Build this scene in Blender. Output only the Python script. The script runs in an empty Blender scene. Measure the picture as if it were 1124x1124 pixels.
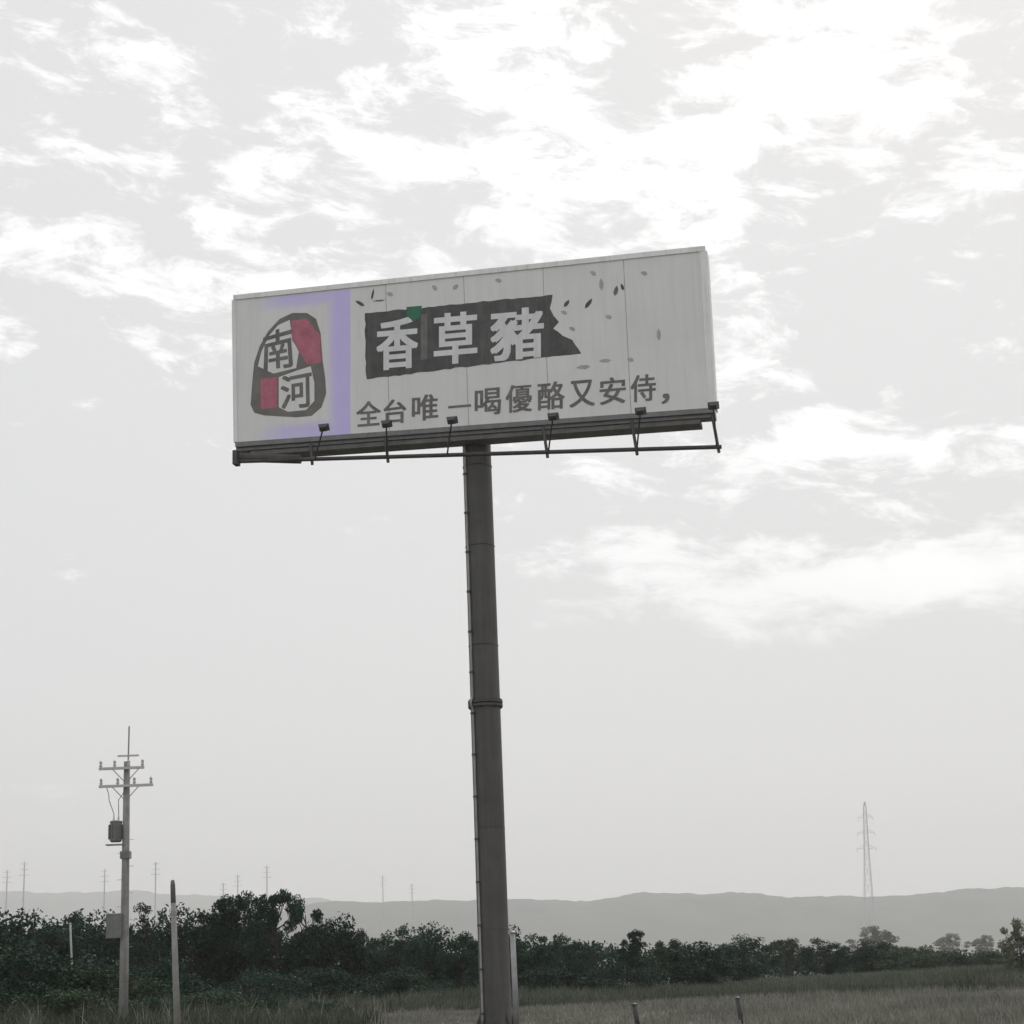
import bpy, math, random
import numpy as np
from mathutils import Vector, Matrix, Euler

R = math.radians
scene = bpy.context.scene
col = scene.collection
random.seed(7)

# ------------------------------------------------------------------ camera
F_PX, SIZE = 1960.0, 1124.0
PITCH, ROLL, EYE = R(14.40), R(2.15), 1.6
fw = Vector((0, math.cos(PITCH), math.sin(PITCH)))
up0 = Vector((0, -math.sin(PITCH), math.cos(PITCH)))
rt0 = Vector((1, 0, 0))
rt = rt0 * math.cos(ROLL) - up0 * math.sin(ROLL)
up = rt0 * math.sin(ROLL) + up0 * math.cos(ROLL)
EYE_P = Vector((0, 0, EYE))
cam = bpy.data.cameras.new('camera')
cam.sensor_width = 36.0
cam.lens = F_PX / SIZE * 36.0
cam.clip_start, cam.clip_end = 0.1, 30000
cam_o = bpy.data.objects.new('camera', cam)
col.objects.link(cam_o)
M_ = Matrix((rt, up, -fw)).transposed().to_4x4()
M_.translation = EYE_P
cam_o.matrix_world = M_
scene.camera = cam_o

def ray(px, py):
    return (fw + rt * ((px - SIZE / 2) / F_PX) + up * ((SIZE / 2 - py) / F_PX)).normalized()

def at(px, py, Y):
    d = ray(px, py)
    return EYE_P + d * (Y / d.y)

# ------------------------------------------------------------------ sky and sun
SUN_AZ, SUN_EL = R(18), R(42)          # in front of the camera, a little to the right, behind cloud
w = bpy.data.worlds.new('World')
scene.world = w
w.use_nodes = True
nt = w.node_tree
nt.nodes.clear()

def nd(tree, typ, **kw):
    n = tree.nodes.new(typ)
    for k, v in kw.items():
        setattr(n, k, v)
    return n

def setin(tree, sock, v):
    if isinstance(v, bpy.types.NodeSocket):
        tree.links.new(v, sock)
    else:
        sock.default_value = v

def math_n(tree, op, a, b=None, c=None, clamp=False):
    n = nd(tree, 'ShaderNodeMath', operation=op, use_clamp=clamp)
    setin(tree, n.inputs[0], a)
    if b is not None: setin(tree, n.inputs[1], b)
    if c is not None: setin(tree, n.inputs[2], c)
    return n.outputs[0]

def noise_n(tree, vec, scale, detail=4, rough=0.55, dist=0.0):
    n = nd(tree, 'ShaderNodeTexNoise')
    if vec is not None: tree.links.new(vec, n.inputs['Vector'])
    n.inputs['Scale'].default_value = scale
    n.inputs['Detail'].default_value = detail
    n.inputs['Roughness'].default_value = rough
    n.inputs['Distortion'].default_value = dist
    return n

def build_sky():
    t = nt
    tc = nd(t, 'ShaderNodeTexCoord')
    sep = nd(t, 'ShaderNodeSeparateXYZ')
    t.links.new(tc.outputs['Generated'], sep.inputs[0])
    az = math_n(t, 'ARCTAN2', sep.outputs[0], sep.outputs[1])
    el = math_n(t, 'ARCSINE', sep.outputs[2])
    # ragged cloud edges: shift the direction a little by noise
    comb = nd(t, 'ShaderNodeCombineXYZ')
    t.links.new(math_n(t, 'MULTIPLY', az, 0.55), comb.inputs[0])
    t.links.new(el, comb.inputs[1])
    warp = noise_n(t, comb.outputs[0], 9.0, 6, 0.62)
    sepw = nd(t, 'ShaderNodeSeparateColor')
    t.links.new(warp.outputs['Color'], sepw.inputs[0])
    az2 = math_n(t, 'ADD', az, math_n(t, 'MULTIPLY', math_n(t, 'SUBTRACT', sepw.outputs[0], 0.5), 0.16))
    el2 = math_n(t, 'ADD', el, math_n(t, 'MULTIPLY', math_n(t, 'SUBTRACT', sepw.outputs[1], 0.5), 0.09))
    # banks of brighter cloud (photo px, py, half width, half height, tilt, weight)
    banks = [(880, 60, 230, 110, 0, 0.40), (640, 215, 380, 70, -0.10, 0.42), (1020, 130, 180, 80, -0.2, 0.25),
             (985, 630, 280, 50, 0.05, 0.66), (170, 300, 250, 55, -0.03, 0.46), (850, 410, 80, 100, 0.1, 0.42), (1020, 490, 160, 35, 0, 0.42),
             (700, 600, 90, 30, 0.1, 0.5), (90, 620, 60, 12, 0, 0.30), (260, 650, 40, 10, 0, 0.26), (560, 805, 90, 9, 0, 0.22),
             (95, 40, 50, 26, 0, 0.34), (330, 150, 200, 60, 0, 0.14), (560, 60, 80, 80, 0, 0.25),
             (910, 235, 110, 65, -0.2, -0.62), (1020, 345, 170, 50, 0, -0.5), (110, 120, 230, 90, 0.1, -0.22), (720, 75, 80, 50, 0.2, -0.6),
             (430, 245, 130, 40, 0, -0.25), (1090, 60, 60, 90, 0, -0.2), (960, 560, 180, 22, 0, -0.3),
             (330, 420, 420, 70, 0, -0.2), (200, 590, 420, 110, 0, -0.48), (560, 900, 900, 150, 0, -0.2), (620, 730, 500, 60, 0, -0.25)]
    total = None
    for (px, py, hw, hh, tilt, wt) in banks:
        d = ray(px, py)
        a0, e0 = math.atan2(d.x, d.y), math.asin(d.z)
        da = math_n(t, 'SUBTRACT', az2, a0)
        de = math_n(t, 'SUBTRACT', el2, e0)
        c, s = math.cos(tilt), math.sin(tilt)
        x = math_n(t, 'ADD', math_n(t, 'MULTIPLY', da, c), math_n(t, 'MULTIPLY', de, s))
        y = math_n(t, 'SUBTRACT', math_n(t, 'MULTIPLY', de, c), math_n(t, 'MULTIPLY', da, s))
        r2 = math_n(t, 'ADD', math_n(t, 'POWER', math_n(t, 'DIVIDE', math_n(t, 'ABSOLUTE', x), hw / F_PX), 2.0),
                    math_n(t, 'POWER', math_n(t, 'DIVIDE', math_n(t, 'ABSOLUTE', y), hh / F_PX), 2.0))
        g = math_n(t, 'MULTIPLY', math_n(t, 'EXPONENT', math_n(t, 'MULTIPLY', r2, -0.8)), wt)
        total = g if total is None else math_n(t, 'ADD', total, g)
    # streaky altocumulus everywhere above about 12 degrees
    comb2 = nd(t, 'ShaderNodeCombineXYZ')
    t.links.new(math_n(t, 'MULTIPLY', az, 0.42), comb2.inputs[0])
    t.links.new(math_n(t, 'ADD', el, math_n(t, 'MULTIPLY', az, 0.10)), comb2.inputs[1])
    n1 = noise_n(t, comb2.outputs[0], 42.0, 10, 0.68, 0.35)
    n2 = noise_n(t, comb2.outputs[0], 6.0, 4, 0.5)
    hi = nd(t, 'ShaderNodeMapRange', interpolation_type='SMOOTHSTEP')
    t.links.new(el, hi.inputs[0])
    hi.inputs[1].default_value, hi.inputs[2].default_value = R(9.5), R(16)
    hi.inputs[3].default_value, hi.inputs[4].default_value = 0.34, 1.0
    st = math_n(t, 'MULTIPLY', math_n(t, 'SUBTRACT', n1.outputs[0], 0.5), 3.7)
    st = math_n(t, 'ADD', st, math_n(t, 'MULTIPLY', math_n(t, 'SUBTRACT', n2.outputs[0], 0.5), 1.1))
    st = math_n(t, 'MULTIPLY', st, hi.outputs[0])
    total = math_n(t, 'ADD', total, st)
    ramp = nd(t, 'ShaderNodeMapRange', interpolation_type='SMOOTHSTEP')
    t.links.new(total, ramp.inputs[0])
    ramp.inputs[1].default_value, ramp.inputs[2].default_value = -0.07, 0.50
    # cloud deck colour, in units that the 0.1 background strength scales to about 0.74 .. 1.05
    mix = nd(t, 'ShaderNodeMix', data_type='RGBA')
    t.links.new(ramp.outputs[0], mix.inputs['Factor'])
    mix.inputs['A'].default_value = (7.28, 7.29, 7.33, 1)
    n3 = noise_n(t, comb2.outputs[0], 14.0, 8, 0.6, 0.2)
    lit = nd(t, 'ShaderNodeMix', data_type='RGBA')          # thicker and thinner cloud
    t.links.new(n3.outputs[0], lit.inputs['Factor'])
    lit.inputs['A'].default_value = (9.0, 9.02, 9.06, 1)
    lit.inputs['B'].default_value = (11.6, 11.6, 11.6, 1)
    t.links.new(lit.outputs['Result'], mix.inputs['B'])
    sky = nd(t, 'ShaderNodeTexSky', sky_type='NISHITA', sun_disc=False)
    sky.sun_elevation, sky.sun_rotation = SUN_EL, SUN_AZ
    sky.air_density, sky.dust_density = 1.0, 3.0
    cov = nd(t, 'ShaderNodeMix', data_type='RGBA')          # nearly closed cloud cover
    cov.inputs['Factor'].default_value = 0.96
    t.links.new(sky.outputs[0], cov.inputs['A'])
    t.links.new(mix.outputs['Result'], cov.inputs['B'])
    bg = nd(t, 'ShaderNodeBackground')
    bg.inputs['Strength'].default_value = 0.1
    t.links.new(cov.outputs['Result'], bg.inputs['Color'])
    out = nd(t, 'ShaderNodeOutputWorld')
    t.links.new(bg.outputs[0], out.inputs['Surface'])
build_sky()
w.cycles.sampling_method = 'MANUAL'
w.cycles.sample_map_resolution = 256

sun = bpy.data.lights.new('sun', 'SUN')
sun.energy, sun.angle, sun.color = 1.2, R(22), (1.0, 0.97, 0.93)
sun_o = bpy.data.objects.new('sun', sun)
col.objects.link(sun_o)
sd = Vector((math.sin(SUN_AZ) * math.cos(SUN_EL), math.cos(SUN_AZ) * math.cos(SUN_EL), math.sin(SUN_EL)))
sun_o.rotation_euler = sd.to_track_quat('Z', 'Y').to_euler()

vs = scene.view_settings
vs.view_transform, vs.look, vs.exposure, vs.gamma = 'Standard', 'None', 0.12, 1.0
vs.use_curve_mapping = False
scene.cycles.volume_bounces = 1
scene.cycles.max_bounces = 6
scene.cycles.diffuse_bounces = 3

# ------------------------------------------------------------------ materials
def mat(name, base, rough=0.8, var=0.25, scale=3.0, bump=0.0, metal=0.0, streak=0.0, streak_col=None,
        hue=None, detail=6, coord='Object', translucent=0.0, island=0.0):
    m = bpy.data.materials.new(name)
    m.use_nodes = True
    t = m.node_tree
    b = t.nodes['Principled BSDF']
    tc = nd(t, 'ShaderNodeTexCoord')
    n = noise_n(t, tc.outputs[coord], scale, detail, 0.6)
    ramp = nd(t, 'ShaderNodeMapRange')
    t.links.new(n.outputs[0], ramp.inputs[0])
    ramp.inputs[1].default_value, ramp.inputs[2].default_value = 0.28, 0.72
    mix = nd(t, 'ShaderNodeMix', data_type='RGBA')
    t.links.new(ramp.outputs[0], mix.inputs['Factor'])
    lo = [c * (1 - var) for c in base]
    hi = [min(1, c * (1 + var)) for c in base]
    if hue: hi = list(hue)
    mix.inputs['A'].default_value = (*lo, 1)
    mix.inputs['B'].default_value = (*hi, 1)
    outc = mix.outputs['Result']
    if streak > 0:          # run-off stains: noise stretched down the surface
        mp = nd(t, 'ShaderNodeMapping')
        mp.inputs['Scale'].default_value = (4.5, 4.5, 0.22)
        t.links.new(tc.outputs[coord], mp.inputs[0])
        n2 = noise_n(t, mp.outputs[0], 1.6, 6, 0.65)
        r2 = nd(t, 'ShaderNodeMapRange')
        t.links.new(n2.outputs[0], r2.inputs[0])
        r2.inputs[1].default_value, r2.inputs[2].default_value = 0.47, 0.78
        r2.inputs[4].default_value = streak
        mx = nd(t, 'ShaderNodeMix', data_type='RGBA')
        t.links.new(r2.outputs[0], mx.inputs['Factor'])
        t.links.new(outc, mx.inputs['A'])
        mx.inputs['B'].default_value = (*streak_col, 1)
        outc = mx.outputs['Result']
    if island > 0:          # each leaf or blade has a shade of its own
        gi = nd(t, 'ShaderNodeNewGeometry')
        oi = nd(t, 'ShaderNodeObjectInfo')
        hv = nd(t, 'ShaderNodeHueSaturation')
        sm = math_n(t, 'ADD', math_n(t, 'MULTIPLY', gi.outputs['Random Per Island'], island * 0.75),
                    math_n(t, 'MULTIPLY', oi.outputs['Random'], island * 0.8))
        t.links.new(math_n(t, 'ADD', sm, 1 - island * 0.6), hv.inputs['Value'])
        t.links.new(outc, hv.inputs['Color'])
        outc = hv.outputs[0]
    t.links.new(outc, b.inputs['Base Color'])
    b.inputs['Roughness'].default_value = rough
    b.inputs['Metallic'].default_value = metal
    if translucent > 0 or rough >= 0.95: b.inputs['Specular IOR Level'].default_value = 0.12
    if translucent > 0:
        tr = nd(t, 'ShaderNodeBsdfTranslucent')
        t.links.new(outc, tr.inputs[0])
        ms = nd(t, 'ShaderNodeMixShader')
        ms.inputs[0].default_value = translucent
        t.links.new(b.outputs[0], ms.inputs[1])
        t.links.new(tr.outputs[0], ms.inputs[2])
        t.links.new(ms.outputs[0], t.nodes['Material Output'].inputs['Surface'])
    if bump > 0:
        bp = nd(t, 'ShaderNodeBump')
        bp.inputs['Strength'].default_value = bump
        bp.inputs['Distance'].default_value = 0.05
        t.links.new(n.outputs[0], bp.inputs['Height'])
        t.links.new(bp.outputs[0], b.inputs['Normal'])
    return m

MT = {
    'face':   mat('sign_vinyl', (0.785, 0.788, 0.79), 0.55, 0.05, 0.6, 0.0, streak=0.4, streak_col=(0.62, 0.60, 0.57)),
    'trim':   mat('sheet_metal', (0.88, 0.88, 0.88), 0.5, 0.06, 2.0, 0.05, streak=0.5, streak_col=(0.45, 0.40, 0.36)),
    'lav':    mat('lavender_print', (0.70, 0.61, 0.99), 0.55, 0.06, 1.0, streak=0.3, streak_col=(0.62, 0.55, 0.88)),
    'red':    mat('crimson_print', (0.47, 0.135, 0.20), 0.55, 0.25, 3.0, streak=0.5, streak_col=(0.52, 0.24, 0.27)),
    'brown':  mat('umber_print', (0.175, 0.165, 0.155), 0.6, 0.2, 3.0),
    'ink':    mat('black_print', (0.075, 0.074, 0.075), 0.6, 0.35, 3.0, streak=0.55, streak_col=(0.16, 0.155, 0.15)),
    'inkgrey': mat('grey_print', (0.15, 0.145, 0.143), 0.6, 0.3, 3.0, streak=0.5, streak_col=(0.27, 0.26, 0.25)),
    'fleck':  mat('olive_print', (0.42, 0.42, 0.39), 0.6, 0.2, 3.0),
    'leafp':  mat('green_print', (0.03, 0.17, 0.10), 0.6, 0.2, 3.0),
    'white':  mat('white_print', (0.76, 0.76, 0.78), 0.55, 0.08, 2.0, streak=0.45, streak_col=(0.55, 0.54, 0.53)),
    'steel':  mat('painted_steel', (0.072, 0.070, 0.069), 0.55, 0.25, 1.2, 0.05, streak=0.7, streak_col=(0.135, 0.115, 0.10)),
    'dsteel': mat('dark_steel', (0.060, 0.058, 0.057), 0.6, 0.35, 2.5, 0.1, streak=0.5, streak_col=(0.12, 0.085, 0.065)),
    'galv':   mat('galvanised_steel', (0.33, 0.335, 0.34), 0.5, 0.2, 4.0, 0.05, metal=0.3, streak=0.4, streak_col=(0.2, 0.17, 0.14)),
    'lamp':   mat('lamp_housing', (0.045, 0.045, 0.047), 0.5, 0.3, 6.0),
    'glass':  mat('lamp_glass', (0.30, 0.31, 0.32), 0.15, 0.1, 5.0),
    'conc':   mat('weathered_concrete', (0.30, 0.295, 0.285), 0.9, 0.25, 3.0, 0.3, streak=0.7, streak_col=(0.14, 0.135, 0.125)),
    'dconc':  mat('dark_stained_concrete', (0.16, 0.155, 0.15), 0.9, 0.3, 3.0, 0.3),
    'porc':   mat('porcelain', (0.55, 0.53, 0.50), 0.25, 0.1, 8.0),
    'grey':   mat('grey_enamel', (0.19, 0.195, 0.20), 0.5, 0.15, 4.0, streak=0.5, streak_col=(0.12, 0.10, 0.09)),
    'bark':   mat('bark', (0.050, 0.047, 0.043), 0.95, 0.4, 6.0, 0.4),
    'leaf':   mat('dark_leaf', (0.014, 0.036, 0.022), 0.6, 0.5, 0.5, translucent=0.18, island=1.0),
    'leaf2':  mat('olive_leaf', (0.036, 0.056, 0.030), 0.6, 0.40, 0.8, translucent=0.2, island=0.9),
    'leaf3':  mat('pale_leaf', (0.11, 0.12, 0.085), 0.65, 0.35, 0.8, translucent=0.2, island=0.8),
    'grass':  mat('dry_grass', (0.20, 0.208, 0.17), 0.85, 0.35, 0.25, translucent=0.2, island=0.8, hue=(0.255, 0.255, 0.215)),
    'reed':   mat('tall_grass', (0.075, 0.090, 0.066), 0.85, 0.4, 0.2, translucent=0.2, island=0.9, hue=(0.112, 0.122, 0.092)),
    'twig':   mat('bleached_twigs', (0.25, 0.24, 0.22), 0.9, 0.4, 0.8, island=0.8),
    'ground': mat('field_soil_and_turf', (0.13, 0.13, 0.105), 0.95, 0.5, 0.12, 0.5, detail=12, hue=(0.19, 0.185, 0.155)),
    'hill':   mat('wooded_slope', (0.036, 0.045, 0.034), 0.95, 0.8, 0.012, 0.0, detail=12),
    'wallp':  mat('pale_render', (0.42, 0.42, 0.41), 0.9, 0.15, 0.3),
    'hazesteel': mat('haze_paled_steel', (0.66, 0.67, 0.68), 0.6, 0.1, 1.0),  # haze put into the colour: far steel lightened to look fainter
    'beam':   mat('grey_channel', (0.16, 0.157, 0.153), 0.6, 0.3, 2.0, streak=0.5, streak_col=(0.10, 0.075, 0.06)),
    'leaf4':  mat('dull_green_leaf', (0.022, 0.050, 0.032), 0.6, 0.5, 0.5, translucent=0.2, island=1.0),
    'pane':   mat('dark_glazing', (0.22, 0.23, 0.24), 0.2, 0.2, 1.0),
}

# ------------------------------------------------------------------ mesh helpers
class MB:
    def __init__(self): self.v, self.f = [], []
    def add(self, vs_, fs_):
        o = len(self.v)
        self.v += [tuple(p) for p in vs_]
        self.f += [tuple(i + o for i in f) for f in fs_]
        return self
    def box(self, c, s, rot=None):
        c = Vector(c); P = []
        for z in (-1, 1):
            for (x, y) in ((-1, -1), (1, -1), (1, 1), (-1, 1)):
                p = Vector((x * s[0] / 2, y * s[1] / 2, z * s[2] / 2))
                if rot is not None: p = rot @ p
                P.append(c + p)
        return self.add(P, [(3, 2, 1, 0), (4, 5, 6, 7), (0, 1, 5, 4), (1, 2, 6, 5), (2, 3, 7, 6), (3, 0, 4, 7)])
    def hexa(self, A, B):
        "solid between two quads A (front, ccw seen from front) and B (back)"
        return self.add(list(A) + list(B), [(0, 1, 2, 3), (7, 6, 5, 4), (1, 0, 4, 5), (2, 1, 5, 6), (3, 2, 6, 7), (0, 3, 7, 4)])
    def tube(self, pts, rad, n=10, cap=True):
        pts = [Vector(p) for p in pts]
        rad = rad if isinstance(rad, (list, tuple)) else [rad] * len(pts)
        o = len(self.v)
        for i, p in enumerate(pts):
            a = pts[max(0, i - 1)]; b = pts[min(len(pts) - 1, i + 1)]
            d = (b - a).normalized()
            h = Vector((1, 0, 0)) if abs(d.x) < 0.9 else Vector((0, 1, 0))
            x = d.cross(h).normalized(); y = d.cross(x)
            for k in range(n):
                t = 2 * math.pi * k / n
                self.v.append(tuple(p + (x * math.cos(t) + y * math.sin(t)) * rad[i]))
        for i in range(len(pts) - 1):
            for k in range(n):
                k2 = (k + 1) % n
                self.f.append((o + i * n + k, o + i * n + k2, o + (i + 1) * n + k2, o + (i + 1) * n + k))
        if cap:
            self.f.append(tuple(o + k for k in range(n - 1, -1, -1)))
            self.f.append(tuple(o + (len(pts) - 1) * n + k for k in range(n)))
        return self
    def build(self, name, m, parent=None, smooth=False, bevel=0.0):
        me = bpy.data.meshes.new(name)
        me.from_pydata(self.v, [], self.f)
        me.materials.append(MT[m])
        if smooth:
            me.polygons.foreach_set('use_smooth', [True] * len(me.polygons))
        me.update()
        return link(name, me, parent, bevel)

def link(name, me, parent=None, bevel=0.0):
    o = bpy.data.objects.new(name, me)
    col.objects.link(o)
    if parent: o.parent = parent
    if bevel > 0:
        b = o.modifiers.new('bevel', 'BEVEL'); b.width = bevel; b.segments = 2; b.limit_method = 'ANGLE'
    return o

def tag(o, label=None, cat=None, group=None, kind=None):
    if label: o['label'] = label
    if cat: o['category'] = cat
    if group: o['group'] = group
    if kind: o['kind'] = kind
    return o

def empty(name, loc=(0, 0, 0), rz=0):
    o = bpy.data.objects.new(name, None)
    o.empty_display_size = 0.3
    col.objects.link(o)
    o.location = loc; o.rotation_euler = (0, 0, rz)
    return o

# ------------------------------------------------------------------ ground and hills
def disc_ground():
    rings = [0, 20, 40, 60, 80, 100, 130, 170, 230, 320, 450, 650, 1000, 1600, 2600, 4200, 7000, 9500]
    n = 72; V = [(0, 0, 0)]; Fc = []
    for r in rings[1:]:
        for k in range(n):
            a = 2 * math.pi * k / n
            V.append((r * math.cos(a), r * math.sin(a), 0))
    for k in range(n): Fc.append((0, 1 + k, 1 + (k + 1) % n))
    for i in range(len(rings) - 2):
        for k in range(n):
            a, b = 1 + i * n + k, 1 + i * n + (k + 1) % n
            Fc.append((a, a + n, b + n, b))
    mb = MB(); mb.add(V, Fc)
    return tag(mb.build('ground', 'ground'), 'flat rough field of dry grass and soil', kind='structure')
disc_ground()

def hill(name, label, Y, px_top, depth, seed, wob):
    "a long ridge whose crest runs through the given skyline (px, py) points at distance Y"
    rnd = random.Random(seed)
    xs, zs = [], []
    P = [(px, at(px, py, Y)) for (px, py) in px_top]
    cols_ = 1100; V = []; Fc = []
    x0, x1 = P[0][1].x, P[-1][1].x
    ph = [rnd.uniform(0, 6.28) for _ in range(8)]
    rows = 14
    for i in range(cols_ + 1):
        x = x0 + (x1 - x0) * i / cols_
        for a, b in zip(P, P[1:]):
            if a[1].x <= x <= b[1].x + 1e-6:
                t = (x - a[1].x) / (b[1].x - a[1].x)
                t = t * t * (3 - 2 * t)
                z = a[1].z * (1 - t) + b[1].z * t
                break
        z += wob * (math.sin(x / 38.0 + ph[0]) * 0.5 + math.sin(x / 15.1 + ph[1]) * 0.35 + math.sin(x / 97.0 + ph[2]) * 0.6) + rnd.uniform(-.55, .75) * wob
        z = max(z, 0.5)
        for j in range(rows + 1):
            s = j / rows                      # 0 front foot .. 1 back foot
            y = Y - depth * 0.55 + depth * s
            prof = math.sin(min(1.0, s / 0.55) * math.pi / 2) if s < 0.55 else math.cos((s - 0.55) / 0.45 * math.pi / 2)
            bump_ = 1 + 0.10 * math.sin(x / 37 + s * 9 + ph[3]) * (1 - prof)
            V.append((x + 14 * math.sin(s * 7 + ph[4]), y, z * prof * bump_ - (0.6 if j in (0, rows) else 0)))
    for i in range(cols_):
        for j in range(rows):
            a = i * (rows + 1) + j
            Fc.append((a, a + rows + 1, a + rows + 2, a + 1))
    mb = MB(); mb.add(V, Fc)
    return tag(mb.build(name, 'hill', smooth=True), label, kind='structure')

hill('hill', 'long flat-topped wooded ridge fading in haze behind the trees', 4300,
     [(-2600, 1095), (-1300, 1075), (-400, 1060), (150, 1030), (290, 1003), (360, 990), (520, 988), (640, 988), (700, 980), (790, 981),
      (870, 985), (940, 984), (1010, 981), (1060, 976), (1130, 974), (1500, 968), (2300, 985), (3300, 1000)], 900, 3, 2.2)
hill('hill', 'pale far ridge low on the skyline at the left', 7000,
     [(-2600, 1060), (-1400, 1010), (-500, 985), (-100, 983), (30, 978), (70, 980), (130, 978), (210, 982), (300, 985), (420, 990), (700, 1000), (1200, 1000)], 1100, 5, 3.5)

# ------------------------------------------------------------------ the billboard
D_POLE = 50.0
SIGN_YAW = R(11)
ax = Vector((math.cos(SIGN_YAW), -math.sin(SIGN_YAW), 0))      # along the board, to its near right end
nx = Vector((-math.sin(SIGN_YAW), -math.cos(SIGN_YAW), 0))     # out of the face, towards the road
UP = Vector((0, 0, 1))
base = at(544.5, 1118, D_POLE); base.z = 0
pole_top = at(522.5, 470, D_POLE)
O_ = pole_top + nx * 0.95                                       # a point of the face plane

def on_sign(px, py, out=0.0):
    d = ray(px, py)
    k = (O_ + nx * out - EYE_P).dot(nx) / d.dot(nx)
    return EYE_P + d * k

bb = tag(empty('billboard', base), 'tall single-pole billboard with dark swallowtail banner and arched logo on its pale board', 'billboard')
def part(mb, name, m, parent=bb, **kw):
    mb.v = [(x - base.x, y - base.y, z - base.z) for (x, y, z) in mb.v]
    return mb.build(name, m, parent, **kw)

# pole, flanges, ribs, footing
axis = (pole_top - base)
def on_pole(t): return base + axis * t
zf = (at(533, 773, D_POLE).z) / axis.z
part(MB().tube([on_pole(0.0), on_pole(zf - 0.0005)], [0.425, 0.420], 40), 'pole', 'steel', smooth=False)
upper = part(MB().tube([on_pole(zf + 0.0005), on_pole(1.06)], [0.418, 0.41], 40), 'pole', 'steel')
# cable conduit with clips, weld beads where the plates of the tube join
cd_ = (ax * -0.62 + nx * 0.78).normalized()
cdt = part(MB().tube([on_pole(.005) + cd_ * .46, on_pole(zf - .012) + cd_ * .46, on_pole(zf) + cd_ * .53, on_pole(zf + .012) + cd_ * .46, on_pole(.985) + cd_ * .455], .03, 8), 'cable_conduit', 'galv')
for k in range(14):
    p = on_pole(.03 + .068 * k) + cd_ * .45
    part(MB().box(p, (.12, .12, .05), Matrix.Rotation(.6, 3, 'Z')), 'conduit_clip', 'dsteel', cdt)
for t in (.16, .32, .62, .79, .93):
    part(MB().tube([on_pole(t - .0008), on_pole(t), on_pole(t + .0008)], [.417, .432, .417], 40, cap=False), 'weld_bead', 'dsteel')
fl = MB()
for s in (-1, 1):
    fl.tube([on_pole(zf + s * 0.0010), on_pole(zf + s * 0.0052)], 0.49, 40)
flange = part(fl, 'flange', 'dsteel')
for k in range(16):
    a = 2 * math.pi * k / 16
    p = on_pole(zf) + Vector((math.cos(a) * 0.455, math.sin(a) * 0.455, 0))
    part(MB().tube([p - UP * 0.13, p + UP * 0.13], 0.022, 6), 'bolt', 'dsteel', flange)
fb = part(MB().tube([on_pole(0.0), on_pole(0.003)], 0.62, 40), 'base_flange', 'dsteel')
for k in range(8):
    a = 2 * math.pi * k / 8
    d = Vector((math.cos(a), math.sin(a), 0)); q = d.cross(UP) * 0.012
    A = [base + d * 0.42 + UP * .05, base + d * 0.6 + UP * .05, base + d * 0.43 + UP * .5]
    g = MB().add([p + q for p in A] + [p - q for p in A], [(0, 1, 2), (5, 4, 3), (0, 3, 4, 1), (1, 4, 5, 2), (2, 5, 3, 0)])
    part(g, 'gusset', 'dsteel', fb)
part(MB().box(base + UP * (-0.02), (2.2, 2.2, 0.12)), 'footing', 'conc')

# board: a shallow box behind the printed face
TL, TR, BR, BL = (256.5, 326), (774, 272), (784.5, 451), (258.5, 489)
fq = [on_sign(*BL), on_sign(*BR), on_sign(*TR), on_sign(*TL)]
DEPTH = 0.55
board = part(MB().hexa(fq, [p - nx * DEPTH for p in fq]), 'board', 'face')
# edge trim standing 30 mm proud on all four sides
def trim(a, b, wdt, inw, name='edge_trim', m='trim'):
    d = (b - a).normalized()
    A = [a - d * 0.0 - inw * 0.05, b - inw * 0.05, b + inw * wdt, a + inw * wdt]
    F_ = [p + nx * 0.035 for p in A]; B_ = [p - nx * (DEPTH + 0.02) if i < 2 else p + nx * 0.004 for i, p in enumerate(A)]
    return part(MB().hexa(F_, B_), name, m, board)
upv = UP
trim(fq[3], fq[2], 0.10, -upv)
trim(fq[0], fq[1], 0.09, upv, m='grey')
trim(fq[1] + upv * .1, fq[2] - upv * .11, 0.16, -ax)
trim(fq[3] - upv * .11, fq[0] + upv * .1, 0.07, ax)
# lapped joints of the printed sheets
for i in range(1, 6):
    lo = fq[0].lerp(fq[1], i / 6) + upv * .1; hi = fq[3].lerp(fq[2], i / 6) - upv * .11
    d = ax * 0.011
    part(MB().hexa([p + nx * 0.0025 for p in (lo - d, lo + d, hi + d, hi - d)], [p - nx * 0.01 for p in (lo - d, lo + d, hi + d, hi - d)]), 'sheet_joint', 'fleck', board)
# back bracing of the board: verticals and rails
for i in range(8):
    t = (i + 0.5) / 8
    lo = fq[0].lerp(fq[1], t) - nx * (DEPTH + 0.08); hi = fq[3].lerp(fq[2], t) - nx * (DEPTH + 0.08)
    part(MB().tube([lo, hi], 0.06, 6), 'back_stud', 'dsteel', board)
# main beam below the board, carried by the pole
c0 = on_sign(350, 492); c1 = on_sign(700, 476)
bl = [fq[0].lerp(fq[1], 0.03) - UP * .16, fq[0].lerp(fq[1], 0.97) - UP * .16]
bm = MB()
hgt = 0.15
for (a, b) in ((bl[0], bl[1]),):
    a = a - nx * 0.10; b = b - nx * 0.10
    bm.hexa([a - UP * hgt, b - UP * hgt, b, a],
            [p - nx * 0.62 for p in (a - UP * hgt, b - UP * hgt, b, a)])
part(bm, 'main_beam', 'beam', bevel=0.015)
a = fq[0] - nx * 0.05 - UP * .055; b = fq[1] - nx * 0.05 - UP * .055
part(MB().hexa([a - UP * 0.10, b - UP * 0.10, b, a], [p - nx * 0.45 for p in (a - UP * 0.10, b - UP * 0.10, b, a)]), 'bottom_channel', 'grey')
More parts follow.
